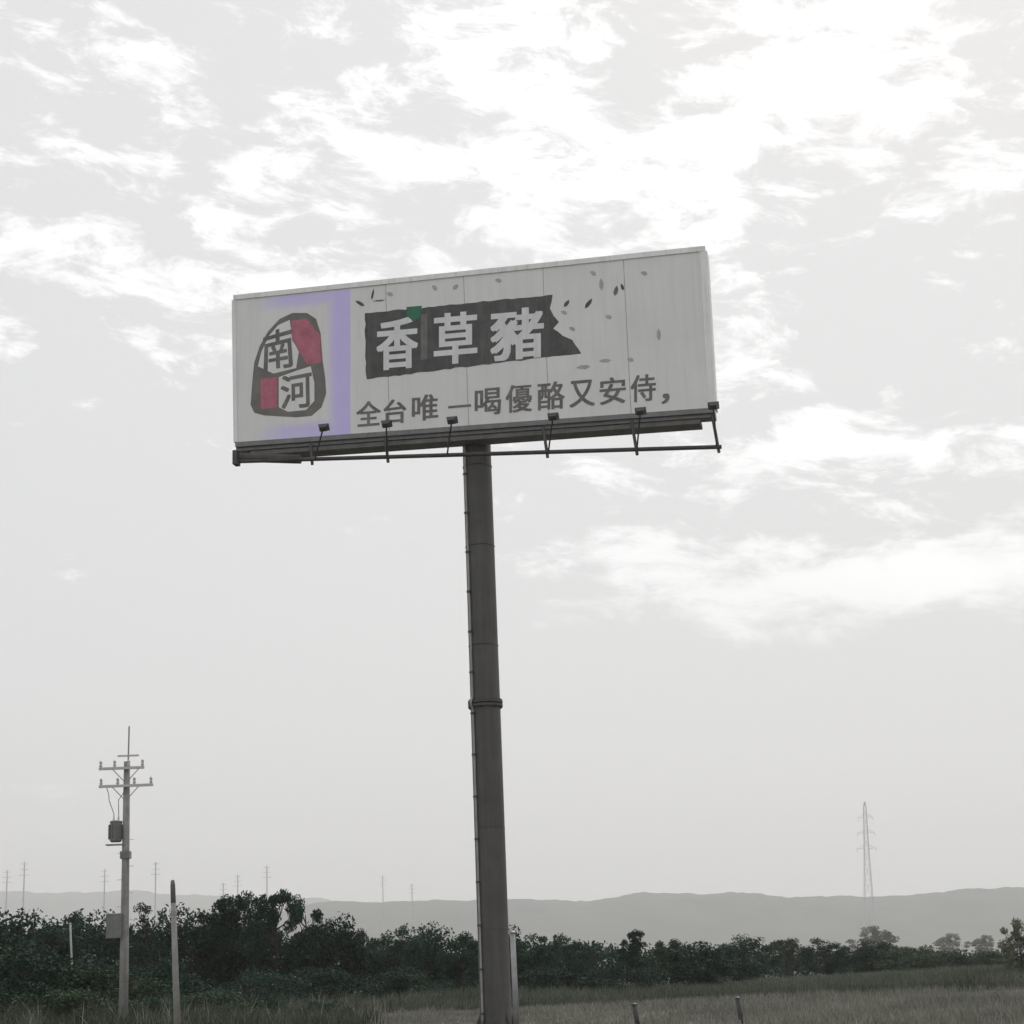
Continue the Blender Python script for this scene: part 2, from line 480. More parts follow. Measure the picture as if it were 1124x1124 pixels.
# saddle where pole meets beam
for s in (-1, 1):
    c = pole_top + UP * 0.42 - nx * 0.0 + ax * s * 0.5
    part(MB().box(c, (0.05, 0.7, 0.5), Matrix.Rotation(-SIGN_YAW, 3, 'Z')), 'saddle_plate', 'dsteel')
# hung rail under the board
rl0 = on_sign(260, 506.5, 0.12); rl1 = on_sign(792, 490.5, 0.12)
rail = part(MB().tube([rl0, rl1], 0.062, 10), 'hung_rail', 'dsteel')
part(MB().tube([on_sign(259, 502, 0.05), on_sign(330, 504, 0.05)], 0.14, 10), 'dark_sleeve', 'dsteel')  # thicker dark sleeve along the left end of the rail
part(MB().box(on_sign(259.5, 503, 0.15), (0.14, 0.3, 0.42), Matrix.Rotation(-SIGN_YAW, 3, 'Z')), 'end_bracket', 'dsteel')
for px in (345, 431, 607, 703, 789):
    t = (px - 258) / 534
    p1 = rl0.lerp(rl1, t)
    p0 = fq[0].lerp(fq[1], t)
    p0 = p0 - UP * 0.12 - nx * 0.02
    main = px in (345, 431, 607, 703, 789)
    part(MB().tube([p0, p1 - UP * (0.16 if main else 0.0)], 0.045 if main else 0.018, 8), 'hanger', 'dsteel', rail)
# floodlights on outriggers
for (px, py, rpx) in ((355, 470, 348), (424, 466, 430), (496, 462, 497), (607, 458, 608), (703, 452, 703), (783, 446, 787)):
    t = (rpx - 258) / 534
    root = rl0.lerp(rl1, t)
    tip = on_sign(px, py, 1.55)
    lampo = part(MB().tube([root, root.lerp(tip, 0.7) + UP * 0.02, tip], 0.024, 8), 'lamp_arm', 'dsteel')
    rot = Matrix((ax, nx, UP)).transposed() @ Matrix.Rotation(R(-38), 3, 'X')
    hb = MB()
    # the wide side faces the board
    W_ = [tip + rot @ Vector((x * 0.155, -0.075, z * 0.105)) for (x, z) in ((-1, -1), (1, -1), (1, 1), (-1, 1))]
    N_ = [tip + rot @ Vector((x * 0.09, 0.09, z * 0.065)) for (x, z) in ((-1, -1), (1, -1), (1, 1), (-1, 1))]
    hb.hexa(N_, W_)
    head = part(hb, 'lamp_head', 'lamp', lampo)
    gl = MB().add([tip + rot @ Vector((x * 0.135, -0.079, z * 0.085)) for (x, z) in ((-1, -1), (1, -1), (1, 1), (-1, 1))], [(3, 2, 1, 0)])
    part(gl, 'lamp_glass', 'glass', lampo)

# ---- print on the face: thin raised vinyl
def poly(pts, name, m, out, parent=board, px=True):
    P = [on_sign(*p, out) for p in pts] if px else pts
    n = len(P)
    B_ = [p - nx * 0.003 for p in P]
    area = sum(pts[i][0] * pts[(i + 1) % n][1] - pts[(i + 1) % n][0] * pts[i][1] for i in range(n))
    mb = MB()
    f = list(range(n)) if area < 0 else list(range(n - 1, -1, -1))
    mb.add(P + B_, [tuple(f)] + [(i, (i + 1) % n, n + (i + 1) % n, n + i) for i in range(n)])
    return part(mb, name, m, parent)

def rough_edge(pts, seed, amp, step):
    rnd = random.Random(seed); out = []
    n = len(pts)
    for i in range(n):
        a, b = pts[i], pts[(i + 1) % n]
        L = math.hypot(b[0] - a[0], b[1] - a[1]); k = max(1, int(L / step))
        dx, dy = (b[0] - a[0]) / L, (b[1] - a[1]) / L
        for j in range(k):
            t = j / k; e = rnd.uniform(-amp, amp)
            out.append((a[0] + (b[0] - a[0]) * t - dy * e, a[1] + (b[1] - a[1]) * t + dx * e))
    return out

def lavender_tint():
    "printed panel behind the emblem: lavender that fades out softly to the left"
    m = mat('lavender_wash', (0.785, 0.788, 0.79), 0.55, 0.05, 0.6, streak=0.4, streak_col=(0.62, 0.60, 0.57))
    t = m.node_tree; b = t.nodes['Principled BSDF']
    src = b.inputs['Base Color'].links[0].from_socket
    tc = nd(t, 'ShaderNodeTexCoord'); sp = nd(t, 'ShaderNodeSeparateXYZ'); t.links.new(tc.outputs['Object'], sp.inputs[0])
    def ss(v, lo, hi, top):
        n = nd(t, 'ShaderNodeMapRange', interpolation_type='SMOOTHSTEP'); t.links.new(v, n.inputs[0])
        n.inputs[1].default_value, n.inputs[2].default_value, n.inputs[4].default_value = lo, hi, top
        return n.outputs[0]
    X = lambda px: (on_sign(px, 400) - base).x
    z0, z1 = (on_sign(320, 484) - base).z, (on_sign(320, 320) - base).z
    zz = math_n(t, 'ABSOLUTE', math_n(t, 'SUBTRACT', sp.outputs[2], (z0 + z1) / 2))
    n = noise_n(t, tc.outputs['Object'], 1.6, 5, 0.6)
    f = math_n(t, 'MAXIMUM', ss(sp.outputs[0], X(355), X(371), 1.0),
               math_n(t, 'MULTIPLY', ss(zz, (z1 - z0) * .36, (z1 - z0) * .43, .8), ss(sp.outputs[0], X(272), X(318), 1.0)))
    f = math_n(t, 'MULTIPLY', f, math_n(t, 'ADD', math_n(t, 'MULTIPLY', n.outputs[0], 0.5), 0.72), clamp=True)
    mx = nd(t, 'ShaderNodeMix', data_type='RGBA')
    t.links.new(f, mx.inputs['Factor']); t.links.new(src, mx.inputs['A'])
    mx.inputs['B'].default_value = (0.66, 0.58, 0.99, 1)
    t.links.new(mx.outputs['Result'], b.inputs['Base Color'])
    MT['lavwash'] = m
lavender_tint()
poly([(261, 330), (384.5, 317.5), (384.5, 476.5), (261, 485)], 'emblem_panel', 'lavwash', 0.003)

banner = poly(rough_edge([(400.5, 344), (470, 337), (530, 331), (607, 323.5), (604, 338), (608, 346), (613, 353), (607, 361), (618, 368),
              (628, 373), (638, 388), (560, 397), (500, 404), (402, 416.5)], 3, 0.7, 6), 'banner', 'ink', 0.004)
poly([(446, 337), (463, 335.5), (461, 349), (454, 353), (447, 347)], 'leaf_print', 'leafp', 0.012, banner)
poly([(462, 345), (469, 344), (469, 394), (462, 395)], 'faded_stripe', 'inkgrey', 0.008, banner)
poly([(391.5, 343), (394.5, 342.7), (394.5, 372), (391.5, 372.3)], 'white_rule', 'white', 0.004)

logo_pts = [(275, 444), (277, 418), (279, 398), (285, 380), (294, 364), (307, 350), (321, 343.5), (337, 343.5), (347, 350), (352, 366),
            (354, 395), (357, 415), (358, 432), (353, 447), (342, 456.5), (325, 458), (307, 457), (290, 456), (279, 453)]
logo = poly(logo_pts, 'logo', 'brown', 0.0065)
poly([(283, 402), (287, 386), (295, 369), (305, 357), (318, 351), (321, 373), (328, 386), (325, 404), (300, 410)], 'logo_panel', 'face', 0.0095, logo)
poly([(306, 414), (325, 407), (341, 402), (345, 420), (345, 440), (336, 450), (316, 452), (306, 447)], 'logo_panel', 'face', 0.0095, logo)
poly([(320, 352), (337, 350), (346, 362), (351.5, 368), (352.5, 398), (337, 400), (328, 384), (320, 374)], 'crimson_field', 'red', 0.0095, logo)
poly([(286, 416), (304, 414), (304, 447), (286, 449)], 'crimson_field', 'red', 0.0095, logo)

def glyphs(items):
    objs = []
    for (ch, quad, m, out, parent, bold) in items:
        cu = bpy.data.curves.new('glyph', 'FONT')
        cu.body = ch; cu.size = 1.0; cu.resolution_u = 3; cu.fill_mode = 'FRONT'
        o = bpy.data.objects.new('glyph', cu); col.objects.link(o); objs.append(o)
    bpy.context.view_layer.update()
    dg = bpy.context.evaluated_depsgraph_get()
    for o, (ch, quad, m, out, parent, bold) in zip(objs, items):
        me = bpy.data.meshes.new_from_object(o.evaluated_get(dg))
        co = np.empty(len(me.vertices) * 3); me.vertices.foreach_get('co', co); co = co.reshape(-1, 3)
        if len(co) == 0: continue
        lo, hi = co.min(0), co.max(0)
        sp = np.maximum(hi - lo, 1e-6)
        (x0, y0), (x1, y1), (x2, y2), (x3, y3) = quad          # bl, br, tr, tl in photo px
        base_f = [tuple(p.vertices) for p in me.polygons]
        mb = MB()
        shifts = [(0, 0), (1, .55), (-1, -.55), (-1, .55), (1, -.55)] if bold > 0 else [(0, 0)]
        for k, (sx, sy) in enumerate(shifts):                  # heavier strokes: the glyph laid down again a little aside
            V = []
            for c in co:
                u = (c[0] + sx * bold - lo[0] + bold) / (sp[0] + 2 * bold)
                q = (c[1] + sy * bold - lo[1] + bold) / (sp[1] + 2 * bold)
                px = (x0 * (1 - u) + x1 * u) * (1 - q) + (x3 * (1 - u) + x2 * u) * q
                py = (y0 * (1 - u) + y1 * u) * (1 - q) + (y3 * (1 - u) + y2 * u) * q
                V.append(on_sign(px, py, out + 0.0006 * k) - base)
            mb.add(V, base_f)
        me = bpy.data.meshes.new('lettering')
        me.from_pydata(mb.v, [], mb.f)
        me.materials.clear(); me.materials.append(MT[m])
        me.update()
        link('lettering', me, parent)
        bpy.data.objects.remove(o, do_unlink=True)

def cell(x0, x1, ytl, ybl, slope=-0.085):
    dy = (x1 - x0) * slope
    return [(x0, ybl), (x1, ybl + dy), (x1, ytl + dy), (x0, ytl)]
IT = []
for ch, x0, x1, yt, yb in (('香', 413, 459, 350, 408), ('草', 476, 524, 344, 402), ('豬', 538, 597, 340, 398)):
    IT.append((ch, cell(x0, x1, yt, yb), 'white', 0.0095, banner, 0.030))
for ch, x0, x1, yt, yb in (('全', 391, 418, 441, 469), ('台', 421, 446, 439, 466), ('唯', 452, 481, 434, 463), ('一', 492, 517, 445.5, 448.5),
                           ('喝', 521, 550, 427, 457), ('優', 555, 584, 423, 454), ('酪', 590, 620, 420, 451), ('又', 625, 653, 418, 448),
                           ('安', 658, 687, 415, 445), ('侍', 692, 720, 412, 442), ('，', 726, 735, 432, 444)):
    IT.append((ch, cell(x0, x1, yt, yb), 'inkgrey', 0.005, board, 0.020))
IT.append(('南', [(287, 408), (324, 403), (320, 356), (289, 366)], 'inkgrey', 0.0125, logo, 0.02))
IT.append(('河', [(308, 450), (343, 447), (342, 406), (308, 413)], 'inkgrey', 0.0125, logo, 0.02))
glyphs(IT)
# small brush flecks and leaf marks scattered round the banner
def fleck(px, py, L, W, ang, m):
    c, s = math.cos(ang), math.sin(ang)
    pts = [(px + c * L * a - s * W * b, py + s * L * a + c * W * b) for (a, b) in ((-1, 0), (-.3, -.8), (.5, -.7), (1, 0), (.4, .8), (-.4, .6))]
    poly(pts, 'leaf_mark', m, 0.004)
for (px, py, L, W, a, m) in ((395, 333, 6, 2.4, .5, 'ink'), (409, 323, 6.5, 1.6, 1.75, 'ink'), (416, 330, 7, 1.2, -.1, 'inkgrey'),
        (428, 323, 4, 3, .3, 'fleck'), (477, 316, 4, 3, .8, 'fleck'), (500, 315, 4, 3, 2.4, 'fleck'), (547, 308, 4, 3, .2, 'fleck'),
        (622, 333, 5, 2.6, 2.2, 'ink'), (619, 343, 4, 2.6, .4, 'fleck'), (646, 333, 7, 2.8, 2.2, 'ink'), (651, 300, 4, 3, .6, 'fleck'),
        (660, 312, 7, 3, 1.5, 'fleck'), (676, 319, 6, 3, 1.8, 'inkgrey'), (683, 315, 4, 2.2, 1.2, 'ink'), (707, 300, 4, 3, .3, 'fleck'),
        (668, 348, 4, 3, .2, 'fleck'), (723, 367, 7, 3, 1.5, 'fleck'), (664, 396, 7, 2.6, -.08, 'fleck'), (692, 395, 4, 3, .1, 'fleck'),
        (640, 403, 8, 3, -.1, 'fleck'), (628, 361, 4, 2.6, .5, 'fleck')):
    fleck(px, py, L, W, a, m)

# ------------------------------------------------------------------ poles and posts
def ground_at(px, Y):
    p = at(px, 1060, Y); p.z = 0
    return p

# tall concrete utility pole
Yp = 82.0
ub = ground_at(136.5, Yp)
ut = at(139.5, 836, Yp)
H = ut.z
u = tag(empty('utility_pole', ub), 'tall concrete utility pole with two crossarms and a transformer at the left', 'utility pole')
lean = (ut.x - ub.x) / H
def up_(z, dx=0, dy=0): return Vector((lean * z + dx, dy, z))
MB().tube([up_(0), up_(H * .33), up_(H * .66), up_(H)], [0.20, 0.178, 0.155, 0.13], 18).build('shaft', 'conc', u, smooth=True)
spx = at(141.5, 800, Yp).z
MB().tube([up_(H - .15, .05), up_(spx, .07)], 0.035, 6).build('top_spike', 'galv', u)
MB().box(up_(H + .25, .05), (0.9, 0.07, 0.07)).build('top_bracket', 'porc', u)
for py, xa, xb in ((843, 112, 158), (861, 112, 167)):
    za = at(139, py, Yp).z
    xl, xr = at(xa, py, Yp).x - ub.x, at(xb, py, Yp).x - ub.x
    arm = MB().box((lerp_x := (xl + xr) / 2, -0.2, za), (xr - xl, 0.10, 0.11)).build('crossarm', 'porc', u)
    for k in range(4):
        x = xl + (xr - xl) * (0.04 + 0.92 * k / 3)
        MB().tube([(x, -0.2, za + .05), (x, -0.2, za + .12), (x, -0.2, za + .2), (x, -0.2, za + .29), (x, -0.2, za + .34)],
                  [.025, .075, .05, .07, .03], 8).build('insulator', 'porc', arm)
    for s in (-1, 1):
        MB().tube([(lean * za + s * .55, -0.22, za - .05), (lean * za + s * .08, -0.17, za - .55)], 0.02, 5).build('brace', 'galv', arm)
zt = at(127, 907, Yp).z
xt = at(128.5, 907, Yp).x - ub.x
tr = MB().tube([(xt, -.05, zt - .45), (xt, -.05, zt - .40), (xt, -.05, zt + .34), (xt, -.05, zt + .40), (xt, -.05, zt + .44)],
               [.20, .25, .25, .27, .2], 20).build('transformer', 'grey', u, smooth=False)
for k in range(10):
    a = 2 * math.pi * k / 10
    MB().box((xt + math.cos(a) * .28, -.05 + math.sin(a) * .28, zt - .03), (.09, .012, .6), Matrix.Rotation(a, 3, 'Z')).build('cooling_fin', 'grey', tr)
for s in (-.1, .1):
    MB().tube([(xt + s, -.05, zt + .42), (xt + s, -.05, zt + .55), (xt + s, -.05, zt + .72)], [.05, .035, .02], 8).build('bushing', 'porc', tr)
MB().box((xt - .02, -.05, zt - .56), (.75, .35, .05)).build('transformer_shelf', 'galv', u)
MB().box(up_(at(139, 931, Yp).z, 0.0), (.40, .40, .30)).build('clamp_band', 'grey', u)
zb = at(132, 1003, Yp).z
MB().box((at(129, 1003, Yp).x - ub.x - .05, -.28, zb), (.62, .22, 1.0)).build('meter_cabinet', 'grey', u, bevel=0.02)
for s in (-.1, .1):
    MB().tube([(xt + s, -.05, zt + .72), (xt + s * 2 - .1, -.12, zt + 1.3), (xt + s * 3, -.2, at(139, 862, Yp).z - .3), (xt + s * 4, -.2, at(139, 862, Yp).z + .02)], .016, 5).build('lead_cable', 'lamp', u)
# step bolts
for k in range(12):
    z = 2.2 + k * 0.55
    s = 1 if k % 2 else -1
    MB().tube([up_(z, s * .15), up_(z, s * .34)], .010, 5).build('step_bolt', 'galv', u)

# the pole stands near the billboard's distance; its fittings above are drawn to a 12 m pole, this one is shorter
u.location = ground_at(136.5, 52.5)
u.scale = (at(139.5, 836, 52.5).z / H,) * 3

# shorter leaning concrete pole
Ys = 48.5
sb_ = ground_at(196, Ys); st_ = at(189.5, 966, Ys)
s_ = tag(empty('short_pole', sb_), 'short pale concrete post leaning left beside the tall utility pole', 'pole')
tp = st_ - sb_
MB().tube([(0, 0, 0), tp * .5, tp * .86], [.09, .08, .068], 14).build('shaft', 'conc', s_, smooth=True)
MB().tube([tp * .86, tp * .97, tp], [.069, .064, .045], 14).build('tarred_top', 'dconc', s_, smooth=True)
MB().tube([tp * .80 + Vector((0, 0, -.05)), tp * .80 + Vector((0, 0, .05))], .085, 14).build('strap', 'galv', s_)

def post(name, label, px_t, py_t, px_b, Y, r, m, group=None, cap=True, cat='post'):
    b_ = ground_at(px_b, Y); t_ = at(px_t, py_t, Y) - b_
    o = tag(empty(name, b_), label, cat, group)
    MB().tube([(0, 0, 0), t_ * .5, t_], [r * 1.05, r, r * .95], 10).build('shaft', m, o, smooth=True)
    if cap:
        MB().tube([t_, t_ + Vector((0, 0, .02)), t_ + Vector((0, 0, .05))], [r * 1.25, r * 1.25, r * .4], 10).build('cap', m, o)
    return o
post('steel_post', 'thin pale steel post close to the right of the billboard pole', 562.5, 1024, 565, 47, .075, 'galv')
post('fence_post', 'short dark fence post in the grass, closer of two to the billboard pole', 696, 1103, 697.5, 47.5, .065, 'lamp')
post('fence_post', 'short dark fence post in the grass, farther of two from the billboard pole', 809.5, 1096, 810.5, 47.5, .065, 'lamp')
post('steel_post', 'thin slanting pale stake among bushes left of the tall utility pole', 77, 1014, 83, 88, .05, 'galv')

# far-off power poles
far = [(8, 955, 700), (27, 946, 660), (115, 954, 720), (171, 946, 700), (245, 969, 760), (261, 960, 780), (293, 950, 740), (420, 961, 960), (452, 970, 980)]
names = ['at the left frame edge', 'tallest of the pair at the far left', 'just left of the tall utility pole',
         'between the tall utility pole and the short post', 'above the middle of the left tree group, left one',
         'above the middle of the left tree group, right one', 'over the highest treetop on the left',
         'over the ridge left of the billboard pole, taller one', 'over the ridge left of the billboard pole, shorter one']
for (px, py, Y), nm in zip(far, names):
    t_ = at(px, py, Y); H_ = t_.z
    o = tag(empty('distant_pole', (t_.x, Y, 0)), 'faint distant power pole ' + nm, 'utility pole', 'faint power poles on the skyline')
    MB().tube([(0, 0, 0), (0, 0, H_)], [.42, .22], 8).build('shaft', 'hazesteel', o)
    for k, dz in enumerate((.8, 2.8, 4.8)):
        MB().box((0, -.2, H_ - dz), (2.6 + .5 * k, .16, .18)).build('crossarm', 'hazesteel', o)

# hazy lattice pylon
def pylon():
    Y = 1150.0
    t_ = at(949, 880, Y); Hh = t_.z
    o = tag(empty('power_pylon', (at(956, 1052, Y).x, Y, 0)), 'faint lattice power pylon rising from the hazy ridge at the right', 'pylon')
    ln = (t_.x - o.location.x) / Hh
    def P(z, sx, sy):
        t = z / Hh
        wd = 3.6 * (1 - t) ** 1.6 + 0.9 if t < 0.98 else 0.35
        return Vector((ln * z + sx * wd, sy * wd, z))
    lv = [Hh * t for t in (0, .14, .27, .39, .50, .60, .69, .77, .84, .90, .95, 1.0)]
    for sx, sy in ((-1, -1), (1, -1), (1, 1), (-1, 1)):
        MB().tube([P(z, sx, sy) for z in lv], .15, 5).build('leg', 'hazesteel', o)
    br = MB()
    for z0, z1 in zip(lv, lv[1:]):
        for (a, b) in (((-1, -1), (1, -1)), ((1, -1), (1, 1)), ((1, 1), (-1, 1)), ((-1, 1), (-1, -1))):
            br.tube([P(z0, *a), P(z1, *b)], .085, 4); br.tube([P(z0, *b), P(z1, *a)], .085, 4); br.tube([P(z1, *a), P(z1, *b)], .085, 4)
    br.build('lattice', 'hazesteel', o)
    for t, wd in ((.70, 6.0), (.80, 5.4), (.90, 4.6)):
        z = Hh * t
        for s in (-1, 1):
            am = MB(); tip = Vector((ln * z + s * wd, 0, z))
            for sy in (-1, 1):
                am.tube([P(z, s, sy), tip], .11, 4); am.tube([P(z + 2.2, s, sy), tip], .09, 4)
            a_ = am.build('arm', 'hazesteel', o)
            MB().tube([tip, tip - UP * 2.0], .16, 6).build('insulator', 'hazesteel', a_)
pylon()

# ------------------------------------------------------------------ trees and shrubs
def crown_mesh(name, seed, m, H, rx, z0, clumps, per, leaf):
    rnd = np.random.default_rng(seed)
    C = []
    tries = 0
    while len(C) < clumps and tries < 4000:
        tries += 1
        p = rnd.uniform(-1, 1, 3)
        r = np.linalg.norm(p)
        if r > 1 or r < 0.35: continue
        C.append(np.array([p[0] * rx, p[1] * rx, z0 + (H - z0) * (0.5 + 0.5 * p[2])]))
    C = np.array(C)
    sz = rnd.uniform(0.16, 0.34, len(C)) * rx
    ctr = np.repeat(C, per, 0); s = np.repeat(sz, per)
    off = rnd.normal(0, 1, (len(ctr), 3)); off /= np.linalg.norm(off, axis=1)[:, None]
    off *= (rnd.uniform(0, 1, len(ctr)) ** 0.45)[:, None] * s[:, None]
    off[:, 2] *= 0.75
    P = ctr + off
    n = len(P)
    a = rnd.normal(0, 1, (n, 3)); a /= np.linalg.norm(a, axis=1)[:, None]
    b = rnd.normal(0, 1, (n, 3)); b = np.cross(a, b); b /= np.linalg.norm(b, axis=1)[:, None]
    L = (leaf * rnd.uniform(.6, 1.35, n))[:, None]
    q = np.stack([P - a * L, P - b * L * .45, P + a * L, P + b * L * .45], 1)
    me = bpy.data.meshes.new(name)
    me.from_pydata(q.reshape(-1, 3).tolist(), [], (np.arange(n * 4).reshape(n, 4)).tolist())
    me.materials.append(MT[m]); me.update()
    return me, C

def trunk_mesh(name, seed, H, C, r0, z0):
    rnd = random.Random(seed)
    mb = MB()
    p = [Vector((0, 0, -.05))]
    for k in range(1, 6):
        p.append(Vector((rnd.uniform(-.1, .1) * k * .4, rnd.uniform(-.1, .1) * k * .4, H * .78 * k / 5)))
    mb.tube(p, [r0 * 1.3, r0, r0 * .8, r0 * .6, r0 * .4, r0 * .15], 8)
    for c in C[::1]:
        c = Vector(c)
        t = max(.18, min(.9, (c.z / (H * .78)) - .22)); i = min(4, int(t * 5)); s = p[i].lerp(p[i + 1], t * 5 - i)
        mid = s.lerp(c, .5) + Vector((rnd.uniform(-.1, .1), rnd.uniform(-.1, .1), -.08 * H * .3))
        mb.tube([s, mid, c], [r0 * .34, r0 * .2, r0 * .06], 5, cap=False)
    me = bpy.data.meshes.new(name)
    me.from_pydata(mb.v, [], mb.f); me.materials.append(MT['bark']); me.update()
    return me

KIND = {}
def kind(key, seed, m, H, rx, z0, clumps, per, leaf, r0):
    cr, C = crown_mesh('crown', seed, m, H, rx, z0, clumps, per, leaf)
    KIND[key] = (H, cr, trunk_mesh('trunk', seed, H, C, r0, z0), rx)
kind('round',  1, 'leaf',  5.0, 2.3, 1.0, 50, 150, .115, .14)
kind('tall',   2, 'leaf',  6.5, 1.9, 1.2, 50, 150, .115, .15)
kind('wide',   3, 'leaf',  4.0, 2.7, 0.6, 54, 150, .11, .13)
kind('airy',   4, 'leaf2', 5.0, 2.0, 1.2, 34, 130, .11, .12)
kind('bush',   5, 'leaf',  2.2, 1.7, 0.1, 46, 190, .065, .06)
kind('bush2',  6, 'leaf2', 2.0, 1.9, 0.1, 46, 190, .065, .06)
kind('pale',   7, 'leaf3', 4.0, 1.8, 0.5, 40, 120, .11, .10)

kind('twiggy', 8, 'leaf4', 5.5, 1.5, 1.5, 40, 60, .09, .10)
kind('mixed',  9, 'leaf4', 4.6, 2.3, 0.7, 48, 150, .10, .13)
kind('clumpy', 10, 'leaf', 5.2, 2.1, 1.4, 22, 260, .10, .15)
kind('bush3',  12, 'leaf4', 2.1, 1.8, 0.1, 40, 190, .06, .06)

def tree(px, py, Y, key, label, wx=1.0, group='trees and shrubs along the field edge', name='tree', cat='tree'):
    H0, cr, tk, rx = KIND[key]
    t_ = at(px, py, Y)
    sc = t_.z / H0
    o = empty(name, (t_.x, Y, 0), random.uniform(0, 6.28))
    o.scale = (sc * wx * random.uniform(.95, 1.08), sc * wx * random.uniform(.95, 1.08), sc * .97)
    tag(o, label, cat, group)
    for nm, me in (('crown', cr), ('trunk' if name == 'tree' else 'stem', tk)):
        link(nm, me, o)
    return o

T = tree
T(8, 1000, 100, 'wide', 'dark green tree at the left frame edge')
T(62, 1002, 112, 'mixed', 'loose-crowned dull green tree, second from the left frame edge')
T(100, 1006, 108, 'wide', 'dark rounded tree just left of the tall utility pole', 0.85)
T(163, 984, 104, 'twiggy', 'dark tree filling the gap between utility pole and short post', 0.85)
T(216, 1000, 110, 'wide', 'low dark tree directly right of the short post', .9)
T(247, 978, 108, 'tall', 'tall dark tree, left of the highest treetops', .85)
T(270, 970, 116, 'clumpy', 'dark round tree between the two highest treetops', .8)
T(302, 973, 106, 'tall', 'tallest dark tree of the left group', .85)
T(334, 972, 110, 'clumpy', 'dark tree at the right shoulder of the tall left group', .7)
T(362, 1010, 104, 'wide', 'dark tree stepping down right of the tall left group', .8)
T(392, 1020, 112, 'airy', 'small olive tree in the dip before the ridge', .7)
T(428, 1017, 106, 'mixed', 'dark tree under the two faint poles on the ridge', .95)
T(468, 1018, 110, 'wide', 'dark broad tree midway between left group and billboard pole', .9)
T(508, 1017, 104, 'clumpy', 'dark tree touching the left side of the billboard pole', .9)
T(548, 1021, 116, 'wide', 'dark tree behind the billboard pole', .9)
T(588, 1026, 106, 'round', 'dark tree right of the thin pale post', 1.0)
T(622, 1026, 112, 'mixed', 'broad dark tree, second right of the billboard pole')
T(655, 1030, 106, 'twiggy', 'low dark tree left of the pointed dark one', 1.0)
T(695, 1018, 104, 'tall', 'pointed dark tree, highest right of the billboard pole', .8)
T(735, 1031, 116, 'airy', 'loose olive tree right of the pointed dark one', 1.0)
T(770, 1036, 112, 'bush', 'dark shrub above the farther short fence post, left side', 1.3, name='shrub', cat='shrub')
T(815, 1029, 140, 'wide', 'dark low tree above the farther short fence post', 1.2)
T(862, 1030, 146, 'airy', 'olive low tree left of the pylon foot', 1.5)
T(905, 1030, 140, 'mixed', 'dark broad low tree just left of the pylon foot', 1.3)
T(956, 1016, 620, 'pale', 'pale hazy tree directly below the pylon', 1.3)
T(960, 1033, 150, 'wide', 'dark low tree in front of the pale tree below the pylon', 1.3)
T(1000, 1040, 146, 'bush2', 'olive shrub right of the pylon foot', 1.6, name='shrub', cat='shrub')
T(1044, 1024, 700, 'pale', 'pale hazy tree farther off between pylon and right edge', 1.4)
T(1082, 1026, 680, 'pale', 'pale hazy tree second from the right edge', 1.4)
T(1045, 1047, 150, 'bush', 'dark shrub before the pale hazy trees at the right', 1.5, name='shrub', cat='shrub')
T(1085, 1045, 150, 'bush2', 'olive shrub beside the right edge tree', 1.5, name='shrub', cat='shrub')
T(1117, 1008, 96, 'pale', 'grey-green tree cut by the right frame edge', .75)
T(35, 1046, 78, 'bush3', 'dark green shrub in front at the left frame corner', 1.5, name='shrub', cat='shrub')
T(-8, 1040, 74, 'bush', 'dark shrub cut by the left frame edge', 1.3, name='shrub', cat='shrub')
T(95, 1062, 76, 'bush2', 'olive shrub at the foot of the tall utility pole', 1.3, name='shrub', cat='shrub')
T(285, 1066, 84, 'bush3', 'dark shrub in front of the tall left group', 1.5, name='shrub', cat='shrub')
T(340, 1064, 90, 'bush', 'dark shrub left of the low tree dip', 1.5, name='shrub', cat='shrub')
T(165, 1056, 86, 'bush', 'dark shrub between utility pole and short post', 1.3, name='shrub', cat='shrub')
T(440, 1062, 98, 'bush3', 'dark shrub under the middle trees left of the billboard', 1.6, name='shrub', cat='shrub')
T(610, 1062, 98, 'bush', 'dark shrub low between thin post and pointed tree', 1.7, name='shrub', cat='shrub')
T(672, 1060, 98, 'bush3', 'dark shrub at the foot of the pointed tree', 1.5, name='shrub', cat='shrub')

for px, py, Y, k, w_, lb in ((20, 1082, 58, 'bush', 1.5, 'low dark bramble shrub at the bottom left corner'),
        (80, 1088, 56, 'bush2', 1.5, 'low olive bramble shrub left of the tall utility pole base'),
        (168, 1096, 57, 'bush3', 1.6, 'low dark bramble shrub between the bases of utility pole and short post'),
        (232, 1090, 58, 'bush2', 1.5, 'low olive bramble shrub right of the short post base'),
        (292, 1094, 60, 'bush', 1.6, 'low dark bramble shrub at the bottom, well right of the short post'),
        (352, 1100, 60, 'bush', 1.5, 'small dark bramble shrub nearest to the open grass on the left'),
        (1108, 1078, 84, 'bush2', 1.2, 'small olive shrub in the grass at the right frame edge')):
    T(px, py, Y, k, lb, w_, name='shrub', cat='shrub')

